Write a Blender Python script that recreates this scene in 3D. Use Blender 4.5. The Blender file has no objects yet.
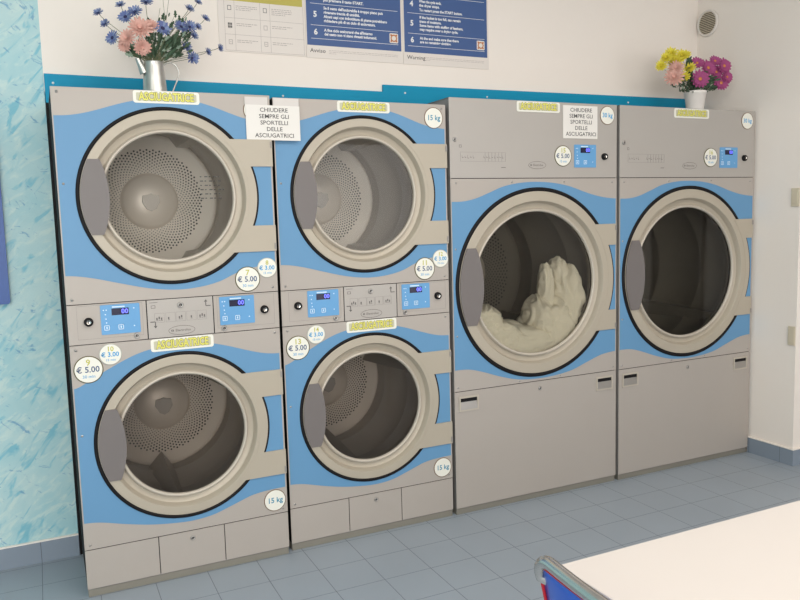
import bpy, math, random
from mathutils import Vector, Matrix, noise
R=math.radians; PI=math.pi
random.seed(7)
sc=bpy.context.scene; col=sc.collection

# ------------------------------------------------------------------ camera
CP=(-0.0799746,-3.0120661,1.4067656); YAW,PIT,ROL=-0.4409288,-0.1095609,-0.0274003; F=760.209
cf=Vector((-math.sin(YAW)*math.cos(PIT),math.cos(YAW)*math.cos(PIT),math.sin(PIT)))
_r=Vector((math.cos(YAW),math.sin(YAW),0)); _u=_r.cross(cf)
cr=_r*math.cos(ROL)+_u*math.sin(ROL); cu=cr.cross(cf)
camd=bpy.data.cameras.new('camera'); cam=bpy.data.objects.new('camera',camd); col.objects.link(cam)
M=Matrix((cr,cu,-cf)).transposed().to_4x4(); M.translation=Vector(CP); cam.matrix_world=M
camd.sensor_fit='HORIZONTAL'; camd.sensor_width=36; camd.lens=F*36/800; camd.clip_start=.02
sc.camera=cam
def at(px,py,Y):
    d=cf+cr*((px-400)/F)-cu*((py-300)/F); t=(Y-CP[1])/d.y
    return Vector(CP)+d*t

# ------------------------------------------------------------------ materials
def mat(name,c,rough=.5,metal=0,spec=.5,emit=None,es=1,noise_s=None,noise_a=.05,bump=0,bump_s=200,coat=0):
    m=bpy.data.materials.new(name); m.use_nodes=True; nt=m.node_tree; b=nt.nodes['Principled BSDF']
    b.inputs['Base Color'].default_value=(*c,1); b.inputs['Roughness'].default_value=rough
    b.inputs['Metallic'].default_value=metal; b.inputs['Specular IOR Level'].default_value=spec
    if coat: b.inputs['Coat Weight'].default_value=coat
    if emit: b.inputs['Emission Color'].default_value=(*emit,1); b.inputs['Emission Strength'].default_value=es
    tc=nt.nodes.new('ShaderNodeTexCoord')
    n=nt.nodes.new('ShaderNodeTexNoise'); n.inputs['Scale'].default_value=noise_s or 6; n.inputs['Detail'].default_value=4
    nt.links.new(tc.outputs['Object'],n.inputs['Vector'])
    mx=nt.nodes.new('ShaderNodeMix'); mx.data_type='RGBA'; mx.inputs[6].default_value=(*[x*(1-noise_a) for x in c],1)
    mx.inputs[7].default_value=(*[min(1,x*(1+noise_a)) for x in c],1)
    nt.links.new(n.outputs['Fac'],mx.inputs[0]); nt.links.new(mx.outputs[2],b.inputs['Base Color'])
    if bump:
        n2=nt.nodes.new('ShaderNodeTexNoise'); n2.inputs['Scale'].default_value=bump_s; nt.links.new(tc.outputs['Object'],n2.inputs['Vector'])
        bp=nt.nodes.new('ShaderNodeBump'); bp.inputs['Strength'].default_value=bump; bp.inputs['Distance'].default_value=.01
        nt.links.new(n2.outputs['Fac'],bp.inputs['Height']); nt.links.new(bp.outputs['Normal'],b.inputs['Normal'])
    return m
def glassmat(name,tint,refl,rough=.02,ior=1.5):
    m=bpy.data.materials.new(name); m.use_nodes=True; nt=m.node_tree; nt.nodes.clear()
    o=nt.nodes.new('ShaderNodeOutputMaterial'); t=nt.nodes.new('ShaderNodeBsdfTransparent'); t.inputs[0].default_value=(*tint,1)
    g=nt.nodes.new('ShaderNodeBsdfGlossy'); g.inputs['Roughness'].default_value=rough; g.inputs[0].default_value=(refl,refl,refl,1)
    f=nt.nodes.new('ShaderNodeFresnel'); f.inputs[0].default_value=ior; mx=nt.nodes.new('ShaderNodeMixShader')
    nt.links.new(f.outputs[0],mx.inputs[0]); nt.links.new(t.outputs[0],mx.inputs[1]); nt.links.new(g.outputs[0],mx.inputs[2])
    nt.links.new(mx.outputs[0],o.inputs[0]); return m

m_panel=mat('panel_grey',(.415,.374,.338),.5,.1,noise_a=.015)
m_blue=mat('wave_blue',(.115,.275,.465),.5,.0,noise_a=.02)
m_ring=mat('door_beige',(.43,.38,.305),.42,.1,noise_a=.02)
m_rim=mat('rim_light',(.50,.45,.38),.4,.15,noise_a=.02)
m_handle=mat('handle_grey',(.16,.142,.138),.45,noise_a=.02)
m_black=mat('rubber_and_shade_black',(.008,.007,.008),.6,spec=.2)
m_dark=mat('dark_casing',(.012,.012,.013),.7,spec=.2)
m_case=mat('casing_grey',(.30,.28,.265),.5,.2)
m_plinth=mat('plinth_grey',(.24,.225,.19),.5,.2)
m_cover=mat('cover_silver',(.42,.39,.36),.42,.15,noise_a=.02)
m_etch=mat('etched_grey',(.13,.12,.115),.6)
m_etchl=mat('etched_light',(.27,.25,.235),.6)
m_disp=mat('display_blue',(.12,.33,.60),.35)
m_lcd=mat('display_dark',(.01,.01,.04),.2)
m_digit=mat('digit_blue',(.1,.12,.8),.4,emit=(.12,.14,1),es=1.3)
m_icon=mat('icon_white',(.65,.78,.9),.5)
m_chrome=mat('chrome',(.66,.63,.59),.22,1,noise_a=.02)
m_screw=mat('screw_steel',(.42,.40,.38),.35,.8)
m_white=mat('sticker_white',(.78,.765,.69),.5,noise_a=.01)
m_paper=mat('paper_white',(.74,.71,.67),.6,noise_a=.01)
m_tape=mat('tape_grey',(.62,.58,.55),.35,noise_a=.01)
m_ink=mat('ink_grey',(.05,.05,.05),.6)
m_num=mat('number_olive',(.48,.46,.06),.5)
m_price=mat('price_slate',(.06,.10,.20),.5)
m_cyan=mat('price_cyan',(.03,.32,.62),.5)
m_teal_ink=mat('ink_teal',(.04,.25,.38),.5)
m_rimol=mat('sticker_rim_olive',(.10,.09,.03),.5)
m_rimbr=mat('sticker_rim_brown',(.20,.13,.08),.5)
m_rimli=mat('sticker_rim_pale',(.45,.45,.40),.5)
m_yel=mat('letter_yellow',(.70,.66,.13),.5)
m_yelbg=mat('badge_grey',(.52,.50,.36),.5)
m_drum=mat('drum_steel',(.46,.43,.39),.4,.3,noise_a=.03)
m_drumplate=mat('drum_plate_steel',(.78,.72,.64),.6,.0,noise_a=.03)
m_hub=mat('hub_steel',(.88,.81,.72),.45,.25,noise_a=.03)
m_hole=mat('hole_dark',(.02,.018,.015),.8)
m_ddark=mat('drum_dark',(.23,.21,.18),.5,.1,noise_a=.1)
m_glass=glassmat('door_glass',(.97,.97,.955),.5)
m_glass2=glassmat('door_glass_tinted',(.84,.83,.78),.9,ior=1.5)
m_glass1b=glassmat('door_glass_greyer',(.74,.71,.68),.5)
m_trim=mat('trim_blue',(.002,.265,.45),.55,spec=.25,noise_a=.04)
m_base=None
m_wall=mat('wall_white',(.87,.80,.735),.8,noise_a=.015,noise_s=2,bump=.05,bump_s=60)
m_ceil=mat('ceiling_white',(.8,.78,.75),.9)
m_table=mat('table_white',(.555,.51,.475),.4,noise_a=.01)
m_tedge=mat('table_edge',(.35,.28,.24),.5)
m_switch=mat('switch_ivory',(.62,.55,.42),.4)
m_post=mat('poster_paper',(.76,.70,.65),.5,noise_a=.01)
m_pblue=mat('poster_blue',(.045,.10,.27),.45,noise_a=.03)
m_olive=mat('poster_olive',(.50,.43,.09),.5)
m_orange=mat('poster_orange',(.55,.19,.06),.5)
m_pwhite=mat('poster_white_ink',(.80,.80,.80),.5)
m_pline=mat('poster_line',(.42,.37,.35),.6)
m_sign=mat('sign_blue',(.022,.09,.33),.4)
m_ventg=mat('vent_white',(.72,.67,.62),.5)
m_ventd=mat('vent_shade',(.09,.07,.06),.7)
m_cloth=mat('towel_white',(.90,.85,.72),.9,noise_a=.06,noise_s=8,bump=.4,bump_s=150)
m_cblue=mat('chair_blue',(.02,.10,.52),.35,coat=.3)
m_cred=mat('piping_red',(.42,.01,.02),.4)
m_tin=mat('galvanised_tin',(.52,.51,.48),.32,.85,noise_a=.18,noise_s=30)
m_pot=mat('ceramic_white',(.80,.76,.72),.35)
m_corn=mat('petal_cornflower',(.11,.145,.33),.7,noise_a=.35,noise_s=40)
m_cornl=mat('petal_pale_blue',(.20,.26,.43),.7,noise_a=.3,noise_s=40)
m_corec=mat('flower_core_dark',(.02,.02,.08),.7)
m_pink=mat('petal_pink',(.66,.38,.32),.7,noise_a=.15,noise_s=40)
m_yelf=mat('petal_yellow',(.74,.64,.06),.7,noise_a=.15,noise_s=40)
m_mag=mat('petal_magenta',(.33,.055,.18),.7,noise_a=.25,noise_s=40)
m_stem=mat('stem_green',(.16,.17,.09),.7)
m_leaf=mat('leaf_green',(.045,.085,.045),.7,noise_a=.35,noise_s=30)
m_leafp=mat('leaf_pale',(.22,.29,.22),.7,noise_a=.3,noise_s=30)

def coordmat(name):
    m=bpy.data.materials.new(name); m.use_nodes=True; nt=m.node_tree; b=nt.nodes['Principled BSDF']
    tc=nt.nodes.new('ShaderNodeTexCoord'); sp=nt.nodes.new('ShaderNodeSeparateXYZ'); nt.links.new(tc.outputs['Object'],sp.inputs[0])
    return m,nt,b,tc,sp
def mth(nt,op,a,b=None,c=None):
    n=nt.nodes.new('ShaderNodeMath'); n.operation=op
    for i,v in enumerate((a,b,c)):
        if v is None: continue
        if isinstance(v,(int,float)): n.inputs[i].default_value=v
        else: nt.links.new(v,n.inputs[i])
    return n.outputs[0]
def grid(nt,v,off,size,half):
    # 1 on grout line
    a=mth(nt,'SUBTRACT',v,off); a=mth(nt,'DIVIDE',a,size); a=mth(nt,'FRACT',a); a=mth(nt,'SUBTRACT',a,.5); a=mth(nt,'ABSOLUTE',a)
    return mth(nt,'GREATER_THAN',a,.5-half/size)
def mixc(nt,f,c1,c2):
    n=nt.nodes.new('ShaderNodeMix'); n.data_type='RGBA'
    for i,v in ((0,f),(6,c1),(7,c2)):
        if isinstance(v,tuple): n.inputs[i].default_value=(*v,1)
        elif isinstance(v,(int,float)): n.inputs[i].default_value=v
        else: nt.links.new(v,n.inputs[i])
    return n.outputs[2]
def tilemat(name,c,vert=False,axis=0):
    m,nt,b,tc,sp=coordmat(name)
    if vert: g=grid(nt,sp.outputs[axis],.645 if axis==0 else -.012,.2015,.0012)
    else:
        g1=grid(nt,sp.outputs[0],.645,.2015,.0013); g2=grid(nt,sp.outputs[1],-.0115,.2015,.0013); g=mth(nt,'MAXIMUM',g1,g2)
    n=nt.nodes.new('ShaderNodeTexNoise'); n.inputs['Scale'].default_value=3; nt.links.new(tc.outputs['Object'],n.inputs['Vector'])
    base=mixc(nt,n.outputs['Fac'],tuple(x*.94 for x in c),tuple(x*1.06 for x in c))
    nt.links.new(mixc(nt,g,base,tuple(x*.42 for x in c)),b.inputs['Base Color'])
    b.inputs['Roughness'].default_value=.38; b.inputs['Specular IOR Level'].default_value=.4
    bp=nt.nodes.new('ShaderNodeBump'); bp.inputs['Strength'].default_value=.3; bp.inputs['Distance'].default_value=.002; bp.invert=True
    nt.links.new(g,bp.inputs['Height']); nt.links.new(bp.outputs[0],b.inputs['Normal'])
    return m
FC=(.305,.35,.40)
m_floor=tilemat('floor_tiles',FC)
m_baseX=tilemat('baseboard_tiles',(.235,.28,.34),True,0)
m_baseY=tilemat('baseboard_tiles_side',(.235,.28,.34),True,1)
def teal():
    m,nt,b,tc,sp=coordmat('teal_stucco')
    def nz(scale,stretch,rot,det=4,rough=.6,dist=.6):
        m0=nt.nodes.new('ShaderNodeMapping'); m0.inputs['Rotation'].default_value=(0,rot,0)
        nt.links.new(tc.outputs['Object'],m0.inputs[0])
        mp=nt.nodes.new('ShaderNodeMapping'); mp.inputs['Scale'].default_value=stretch
        nt.links.new(m0.outputs[0],mp.inputs[0])
        n=nt.nodes.new('ShaderNodeTexNoise'); n.inputs['Scale'].default_value=scale; n.inputs['Detail'].default_value=det
        n.inputs['Roughness'].default_value=rough; n.inputs['Distortion'].default_value=dist
        nt.links.new(mp.outputs[0],n.inputs[0]); return n.outputs['Fac']
    def ramp(f,a,bb):
        r=nt.nodes.new('ShaderNodeMapRange'); r.inputs[1].default_value=a; r.inputs[2].default_value=bb; nt.links.new(f,r.inputs[0]); return r.outputs[0]
    a=nz(4,(1,1,1.4),0); bq=nz(9,(1,1,2.6),.6,6,.65,1.2); c=nz(7,(1,1,3.4),.9,3,.5,.8); d=nz(12,(1,1,2),-.5,5,.7,1.5)
    c0=mixc(nt,ramp(a,.35,.65),(.47,.655,.665),(.36,.60,.645))
    c1=mixc(nt,mth(nt,'MULTIPLY',ramp(bq,.5,.64),.75),c0,(.58,.72,.69))
    c2=mixc(nt,mth(nt,'MULTIPLY',ramp(c,.56,.66),.75),c1,(.13,.45,.58))
    c3=mixc(nt,mth(nt,'MULTIPLY',ramp(d,.60,.67),.75),c2,(.10,.30,.50))
    nt.links.new(c3,b.inputs['Base Color']); b.inputs['Roughness'].default_value=.6
    bp=nt.nodes.new('ShaderNodeBump'); bp.inputs['Strength'].default_value=.5; bp.inputs['Distance'].default_value=.006
    nt.links.new(bq,bp.inputs['Height']); nt.links.new(bp.outputs[0],b.inputs['Normal']); return m
m_teal=teal()

# ------------------------------------------------------------------ mesh helpers
class MB:
    def __init__(s): s.v=[]; s.f=[]; s.m=[]; s.mats=[]; s.sm=[]
    def mi(s,m):
        if m not in s.mats: s.mats.append(m)
        return s.mats.index(m)
    def add(s,vs,fs,m,smooth=False):
        o=len(s.v); s.v+=[tuple(v) for v in vs]; k=s.mi(m)
        for f in fs: s.f.append([i+o for i in f]); s.m.append(k); s.sm.append(smooth)
        return s
    def box(s,x0,x1,y0,y1,z0,z1,m):
        vs=[(x,y,z) for x in (x0,x1) for y in (y0,y1) for z in (z0,z1)]
        return s.add(vs,[(0,1,3,2),(4,6,7,5),(0,4,5,1),(2,3,7,6),(0,2,6,4),(1,5,7,3)],m)
    def prism(s,pts,y0,y1,m,mside=None):   # pts (x,z) counterclockwise seen from front (-Y); y0 front
        n=len(pts); vs=[(x,y0,z) for x,z in pts]+[(x,y1,z) for x,z in pts]
        s.add(vs,[list(range(n)),list(range(2*n-1,n-1,-1))],m)
        s.add(vs,[(i,i+n,(i+1)%n+n,(i+1)%n) for i in range(n)],mside or m); return s
    def ring(s,cx,cz,prof,m,n=96,close=False):   # prof list of (r,y) revolved around y axis at (cx,cz)
        vs=[]
        for i in range(n):
            a=2*PI*i/n
            for r,y in prof: vs.append((cx+r*math.cos(a),y,cz+r*math.sin(a)))
        k=len(prof); fs=[]
        for i in range(n):
            for j in range(k-1 if not close else k):
                a=i*k+j; b=i*k+(j+1)%k; c=((i+1)%n)*k+(j+1)%k; d=((i+1)%n)*k+j
                fs.append((a,d,c,b))
        return s.add(vs,fs,m,True)
    def disc(s,cx,cz,r,y,m,n=32):
        return s.add([(cx+r*math.cos(2*PI*i/n),y,cz+r*math.sin(2*PI*i/n)) for i in range(n)],[list(range(n))],m)
    def lathe(s,cx,cy,prof,m,n=48):     # (r,z) about z
        vs=[]; k=len(prof)
        for i in range(n):
            a=2*PI*i/n
            for r,z in prof: vs.append((cx+r*math.cos(a),cy+r*math.sin(a),z))
        fs=[(i*k+j,((i+1)%n)*k+j,((i+1)%n)*k+j+1,i*k+j+1) for i in range(n) for j in range(k-1)]
        return s.add(vs,fs,m,True)
    def tube(s,path,r,m,n=8,caps=True):
        P=[Vector(p) for p in path]; vs=[]; rs=r if isinstance(r,(list,tuple)) else [r]*len(P)
        T0=None; N=None
        for i,p in enumerate(P):
            t=(P[min(i+1,len(P)-1)]-P[max(i-1,0)]).normalized()
            if N is None:
                N=t.orthogonal().normalized()
            else:
                N=(N-t*N.dot(t)); N=N.normalized() if N.length>1e-6 else t.orthogonal().normalized()
            B=t.cross(N)
            for j in range(n):
                a=2*PI*j/n; vs.append(p+(N*math.cos(a)+B*math.sin(a))*rs[i])
        fs=[(i*n+j,i*n+(j+1)%n,(i+1)*n+(j+1)%n,(i+1)*n+j) for i in range(len(P)-1) for j in range(n)]
        s.add(vs,fs,m,True)
        if caps: s.add(vs[:n],[list(range(n-1,-1,-1))],m); s.add(vs[-n:],[list(range(n))],m)
        return s
    def text(s,t,size,x,z,y,m,sx=1.0,align='CENTER',off=0,vfix=None):
        cu_=bpy.data.curves.new('t','FONT'); cu_.body=t; cu_.size=size; cu_.align_x=align; cu_.align_y='CENTER'; cu_.resolution_u=2; cu_.offset=off; cu_.space_line=.85
        ob=bpy.data.objects.new('t',cu_); me=bpy.data.meshes.new_from_object(ob)
        vs=[(x+v.co.x*sx,y,z+v.co.y) for v in me.vertices]; fs=[list(p.vertices) for p in me.polygons]
        bpy.data.objects.remove(ob); bpy.data.curves.remove(cu_); bpy.data.meshes.remove(me)
        return s.add(vs,fs,m)
    def build(s,name,parent=None,bevel=0,label=None,loc=None):
        me=bpy.data.meshes.new(name); me.from_pydata(s.v,[],s.f)
        for m in s.mats: me.materials.append(m)
        me.polygons.foreach_set('material_index',s.m); me.polygons.foreach_set('use_smooth',s.sm); me.update()
        o=bpy.data.objects.new(name,me); col.objects.link(o)
        if parent: o.parent=parent
        if loc: o.location=loc
        if bevel:
            b=o.modifiers.new('bevel','BEVEL'); b.width=bevel; b.segments=2; b.limit_method='ANGLE'; b.angle_limit=R(40)
        if label: o['label']=label
        return o
def tag(o,label,cat,group=None,kind=None):
    if label: o['label']=label
    if cat: o['category']=cat
    if group: o['group']=group
    if kind: o['kind']=kind
    return o
def empty(name,loc=(0,0,0)):
    o=bpy.data.objects.new(name,None); o.location=loc; o.empty_display_size=.1; col.objects.link(o); return o
def copy_tree(o,parent=None):
    c=o.copy(); col.objects.link(c); c.parent=parent
    for ch in list(o.children): copy_tree(ch,c)
    return c
def struct(mb,name,bevel=0,**k):
    o=mb.build(name,bevel=bevel); o['kind']='structure'; return o
def rrect(x0,x1,z0,z1,r,n=5):
    pts=[]
    for cx,cz,a0 in ((x1-r,z1-r,0),(x0+r,z1-r,90),(x0+r,z0+r,180),(x1-r,z0+r,270)):
        for i in range(n+1):
            a=R(a0+90*i/n); pts.append((cx+r*math.cos(a),cz+r*math.sin(a)))
    return pts
def crom(P,x):
    if x<=P[0][0]: return P[0][1]
    if x>=P[-1][0]: return P[-1][1]
    for i in range(len(P)-1):
        if P[i][0]<=x<=P[i+1][0]:
            x0,y0=P[i];x1,y1=P[i+1];h=x1-x0;t=(x-x0)/h
            m0=(P[i+1][1]-P[i-1][1])/(P[i+1][0]-P[i-1][0]) if i>0 else 0
            m1=(P[i+2][1]-P[i][1])/(P[i+2][0]-P[i][0]) if i+2<len(P) else 0
            return (2*t**3-3*t*t+1)*y0+(t**3-2*t*t+t)*h*m0+(-2*t**3+3*t*t)*y1+(t**3-t*t)*h*m1
def holed(mb,cx,cz,r,x0,x1,bot,top,y0,y1,m,n=240):
    """panel between bot(x) and top(x), x0..x1, with a round hole"""
    angs=[2*PI*i/n for i in range(n)]
    for X in (x0,x1):
        for fn in (bot,top): angs.append(math.atan2(fn(X)-cz,X-cx)%(2*PI))
    angs=sorted(set(angs)); out=[];inn=[]
    for a in angs:
        c,s_=math.cos(a),math.sin(a)
        def inside(t):
            x=cx+c*t; z=cz+s_*t
            return x0-1e-9<=x<=x1+1e-9 and bot(min(max(x,x0),x1))<=z<=top(min(max(x,x0),x1))
        lo,hi=r,3.0
        for _ in range(40):
            mid=(lo+hi)/2
            if inside(mid): lo=mid
            else: hi=mid
        out.append((cx+c*lo,cz+s_*lo)); inn.append((cx+c*r,cz+s_*r))
    k=len(angs); vs=[(x,y0,z) for x,z in inn]+[(x,y0,z) for x,z in out]+[(x,y1,z) for x,z in inn]+[(x,y1,z) for x,z in out]
    fs=[]
    for i in range(k):
        j=(i+1)%k
        fs+=[(i,i+k,j+k,j),(i+2*k,j+2*k,j+3*k,i+3*k),(i+k,i+3*k,j+3*k,j+k),(i,j,j+2*k,i+2*k)]
    mb.add(vs,fs,m)

# ------------------------------------------------------------------ setting
WY=.424; XR=3.5405; YC=-.285; H=2.95
struct(MB().box(-2.6,5.6,-5.2,1.5,-.1,0,m_floor),'floor')
struct(MB().box(-2.6,5.6,-5.2,1.5,H,H+.1,m_ceil),'ceiling')
struct(MB().box(-.014,XR,WY,WY+.1,1.945,H,m_wall),'wall_back')
struct(MB().box(-2.6,-.014,WY,WY+.1,0,H,m_teal),'wall_left_back')
struct(MB().box(-2.7,-2.6,-5.2,1.5,0,H,m_teal),'wall_left')
struct(MB().box(XR,5.6,YC,1.5,0,H,m_wall),'wall_right',)
struct(MB().box(5.6,5.7,-5.2,YC,0,H,m_wall),'wall_far_right')
struct(MB().box(-2.6,XR,1.4,1.5,0,H,m_wall),'wall_rear')
dd=MB(); dd.box(5.56,5.5995,-2.98,-2.2,.002,2.1,m_ddark)  # unseen door and rail, added to mirror as dark band and line in dryer glass
dd.box(5.545,5.56,-2.98,-2.2,.86,.90,m_case)
for a_,b_ in ((-3.02,-2.98),(-2.2,-2.16)): dd.box(5.55,5.5995,a_,b_,.002,2.14,m_case)
dd.box(5.55,5.5995,-2.98,-2.2,2.1,2.14,m_case); struct(dd,'added_dark_door')
# shop front wall behind the viewer with a wide window
w=MB(); 
w.box(-2.6,5.6,-5.3,-5.2,0,.5,m_wall); w.box(-2.6,5.6,-5.3,-5.2,2.5,H,m_wall)
w.box(-2.6,-2.3,-5.3,-5.2,.5,2.5,m_wall); w.box(.45,2.15,-5.3,-5.2,.5,2.5,m_wall); w.box(4.6,5.6,-5.3,-5.2,.5,2.5,m_wall)
struct(w,'wall_front')
for i,(a,b) in enumerate(((-2.3,.45),(2.15,4.6))):
    fr=MB(); 
    for x in (a,b-.05): fr.box(x,x+.05,-5.28,-5.22,.5,2.5,m_case)
    fr.box(a,b,-5.28,-5.22,.5,.55,m_case); fr.box(a,b,-5.28,-5.22,2.45,2.5,m_case); fr.box(a+.05,b-.05,-5.252,-5.248,.55,2.45,m_glass)
    struct(fr,'window_%d'%(i+1))
# blue surround and black strip round the machine recess
t=MB()
top=[(-.012,2.014),(1.476,2.008),(1.476,2.041),(XR-.002,2.052),(XR-.002,1.935),(1.60,1.935),(1.60,1.9),(-.0,1.9),(-.012,1.9)]
t.prism(list(reversed(top)),WY-.012,WY-.0005,m_trim)
for px,py in ((53,83),(283,96),(405,93),(487,97),(628,102.5)):
    q=at(px,py,WY-.012); t.ring(q.x,q.z,[(.0001,WY-.017),(.004,WY-.016),(.005,WY-.012)],m_pwhite,n=10)
struct(t,'trim_1')
struct(MB().box(-.011,-.0015,WY-.006,WY-.0005,0,1.8995,m_black),'trim_2')
# baseboards
b=MB(); b.box(-2.6,-.014,WY-.01,WY-.0005,0,.09,m_baseX); b.box(-2.6,-.014,WY-.012,WY-.0005,.09,.096,m_wall); struct(b,'baseboard_left')
b=MB(); b.box(XR-.01,XR-.0005,YC,-.002,0,.088,m_baseY); b.box(XR-.012,XR-.0005,YC-.001,-.002,.088,.094,m_wall); struct(b,'baseboard_right')
b=MB(); b.box(XR-.01,5.6,YC-.01,YC-.0005,0,.088,m_baseX); b.box(XR-.012,5.6,YC-.012,YC-.0005,.088,.094,m_wall); struct(b,'baseboard_far_right')

# ------------------------------------------------------------------ dryers
X1=0.0; X2=.80289; X3=1.60549; X4=2.58054
W1=.79; W3=.9561; H1=1.893; H3=1.9263

def screw(par,x,z,y=0):
    mb=MB(); mb.ring(x,z,[(.0001,y-.003),(.003,y-.0028),(.0055,y)],m_screw,n=12); mb.box(x-.0035,x+.0035,y-.0033,y-.003,z-.0006,z+.0006,m_hole)
    return mb.build('screw',par)
def lock(par,x,z,r=.010,y=0,name='lock'):
    mb=MB(); mb.ring(x,z,[(.0001,y-.004),(r*.55,y-.004),(r*.6,y-.006),(r,y-.005),(r*1.1,y)],m_screw,n=24); mb.disc(x,z,r*.42,y-.0045,m_black,12)
    mb.box(x-.001,x+.001,y-.0052,y-.0046,z-r*.3,z+r*.3,m_chrome)
    return mb.build(name,par)
def knob(par,x,z,y=0):
    mb=MB(); mb.ring(x,z,[(.008,y-.014),(.012,y-.015),(.0155,y-.012),(.0165,y)],m_black,n=32)
    mb.ring(x,z,[(.0001,y-.012),(.008,y-.012),(.009,y-.014)],m_chrome,n=24); mb.box(x-.001,x+.001,y-.0128,y-.012,z-.006,z+.006,m_black)
    return mb.build('key_switch',par,label='black round key switch with chrome centre')
def display(par,x0,x1,z0,z1,s=1.0):
    mb=MB(); mb.prism(rrect(x0,x1,z0,z1,.003,3),-.003,0,m_disp); w=x1-x0; h=z1-z0
    P=lambda u,v:(x0+u*w,z1-v*h)
    a=P(.28,.13); c=P(.72,.36); mb.box(a[0],c[0],-.0036,-.003,c[1],a[1],m_lcd)
    mb.text('00',h*.22,x0+w*.615,z1-h*.245,-.0039,m_digit,1.0,off=.0004)
    a=P(.30,.06); c=P(.62,.10); mb.box(a[0],c[0],-.0034,-.003,c[1],a[1],m_icon)
    for u,v in ((.08,.17),(.15,.17),(.12,.32),(.13,.47),(.14,.6),(.85,.16),(.84,.76)):
        q=P(u,v); mb.disc(q[0],q[1],h*.022,-.0034,m_icon,8)
    for u in (.14,.50):
        q=P(u,.77); r=h*.085
        for dx0,dx1,dz0,dz1 in ((-r,r,r*.75,r),(-r,r,-r,-r*.75),(-r,-r*.75,-r,r),(r*.75,r,-r,r)):
            mb.box(q[0]+dx0,q[0]+dx1,-.0034,-.003,q[1]+dz0,q[1]+dz1,m_icon)
        mb.box(q[0]-r*.2,q[0]+r*.2,-.0034,-.003,q[1]-r*.45,q[1]+r*.45,m_icon)
    return mb.build('display',par,label='light blue control display with dark digit window')
def badge(par,x0,x1,z0,z1):
    mb=MB(); mb.prism(rrect(x0,x1,z0,z1,.009),-.002,0,m_white)
    mb.prism(rrect(x0+.011,x1-.011,z0+.008,z1-.008,.004),-.0024,-.002,m_yelbg)
    h=z1-z0; size=h*.90; sx=(x1-x0-.034)/(size*7.12)
    mb.text('ASCIUGATRICE',size,(x0+x1)/2,(z0+z1)/2,-.0027,m_rimol,sx,off=.0027)
    mb.text('ASCIUGATRICE',size,(x0+x1)/2,(z0+z1)/2,-.0030,m_yel,sx,off=.0014)
    return mb.build('name_plate',par,label='white framed plate with yellow lettering ASCIUGATRICE')
def sticker(par,x,z,r,kind,num=None,price=None,mins=None,txt=None,y=-.002):
    mb=MB(); rim={'big':m_rimol,'small':m_rimli,'kg':m_rimbr}[kind]
    mb.ring(x,z,[(r*.93,y-.0008),(r,y-.0006),(r,y+.002)],rim,n=48); mb.disc(x,z,r*.935,y-.0008,m_white,48)
    if txt: mb.text(txt,r*.68,x,z,y-.0011,m_cyan if txt.startswith('30') else m_teal_ink,.95,off=.0006)
    else:
        c=m_price if kind=='big' else m_cyan
        mb.text(num,r*.62,x,z+r*.50,y-.0011,m_num,1,off=.0005)
        mb.text('\u20ac '+price,r*.60,x-r*.03,z-r*.02,y-.0011,c,.98,off=.0006)
        mb.text(mins,r*.32,x,z-r*.52,y-.0011,m_cyan,1,off=.0001)
    lab=('round white capacity sticker '+txt) if txt else 'round white price sticker '+num+' with price '+price
    return mb.build('capacity_sticker' if txt else 'price_sticker',par,label=lab)
def oval(mb,x,z,a,b,y,m,wd=.0016,n=48):
    vs=[];
    for i in range(n):
        t=2*PI*i/n; vs+=[(x+a*math.cos(t),y,z+b*math.sin(t)),(x+(a-wd)*math.cos(t),y,z+(b-wd)*math.sin(t))]
    mb.add(vs,[(2*i,2*((i+1)%n),2*((i+1)%n)+1,2*i+1) for i in range(n)],m)
def logo(par,x,z,a=.05,b=.018):
    mb=MB(); n=40
    mb.add([(x+a*math.cos(2*PI*i/n),-.0012,z+b*math.sin(2*PI*i/n)) for i in range(n)]+[(x+a*math.cos(2*PI*i/n),0,z+b*math.sin(2*PI*i/n)) for i in range(n)],
        [list(range(n))]+[(i,i+n,(i+1)%n+n,(i+1)%n) for i in range(n)],m_cover)
    oval(mb,x,z,a,b,-.0015,m_etch)
    mb.text('Electrolux',a*.28,x+a*.10,z,-.0016,m_etch,1.0,off=.0001)
    mb.disc(x-a*.70,z,a*.10,-.0016,m_etch,12); mb.box(x-a*.72,x-a*.68,-.0019,-.0016,z-a*.10,z+a*.10,m_cover)
    return mb.build('maker_emblem',par,label='oval maker emblem')
def frame4(mb,x0,x1,z0,z1,w,y0,y1,m):
    mb.box(x0,x1,y0,y1,z1-w,z1,m); mb.box(x0,x1,y0,y1,z0,z0+w,m); mb.box(x0,x0+w,y0,y1,z0+w,z1-w,m); mb.box(x1-w,x1,y0,y1,z0+w,z1-w,m)

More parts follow.
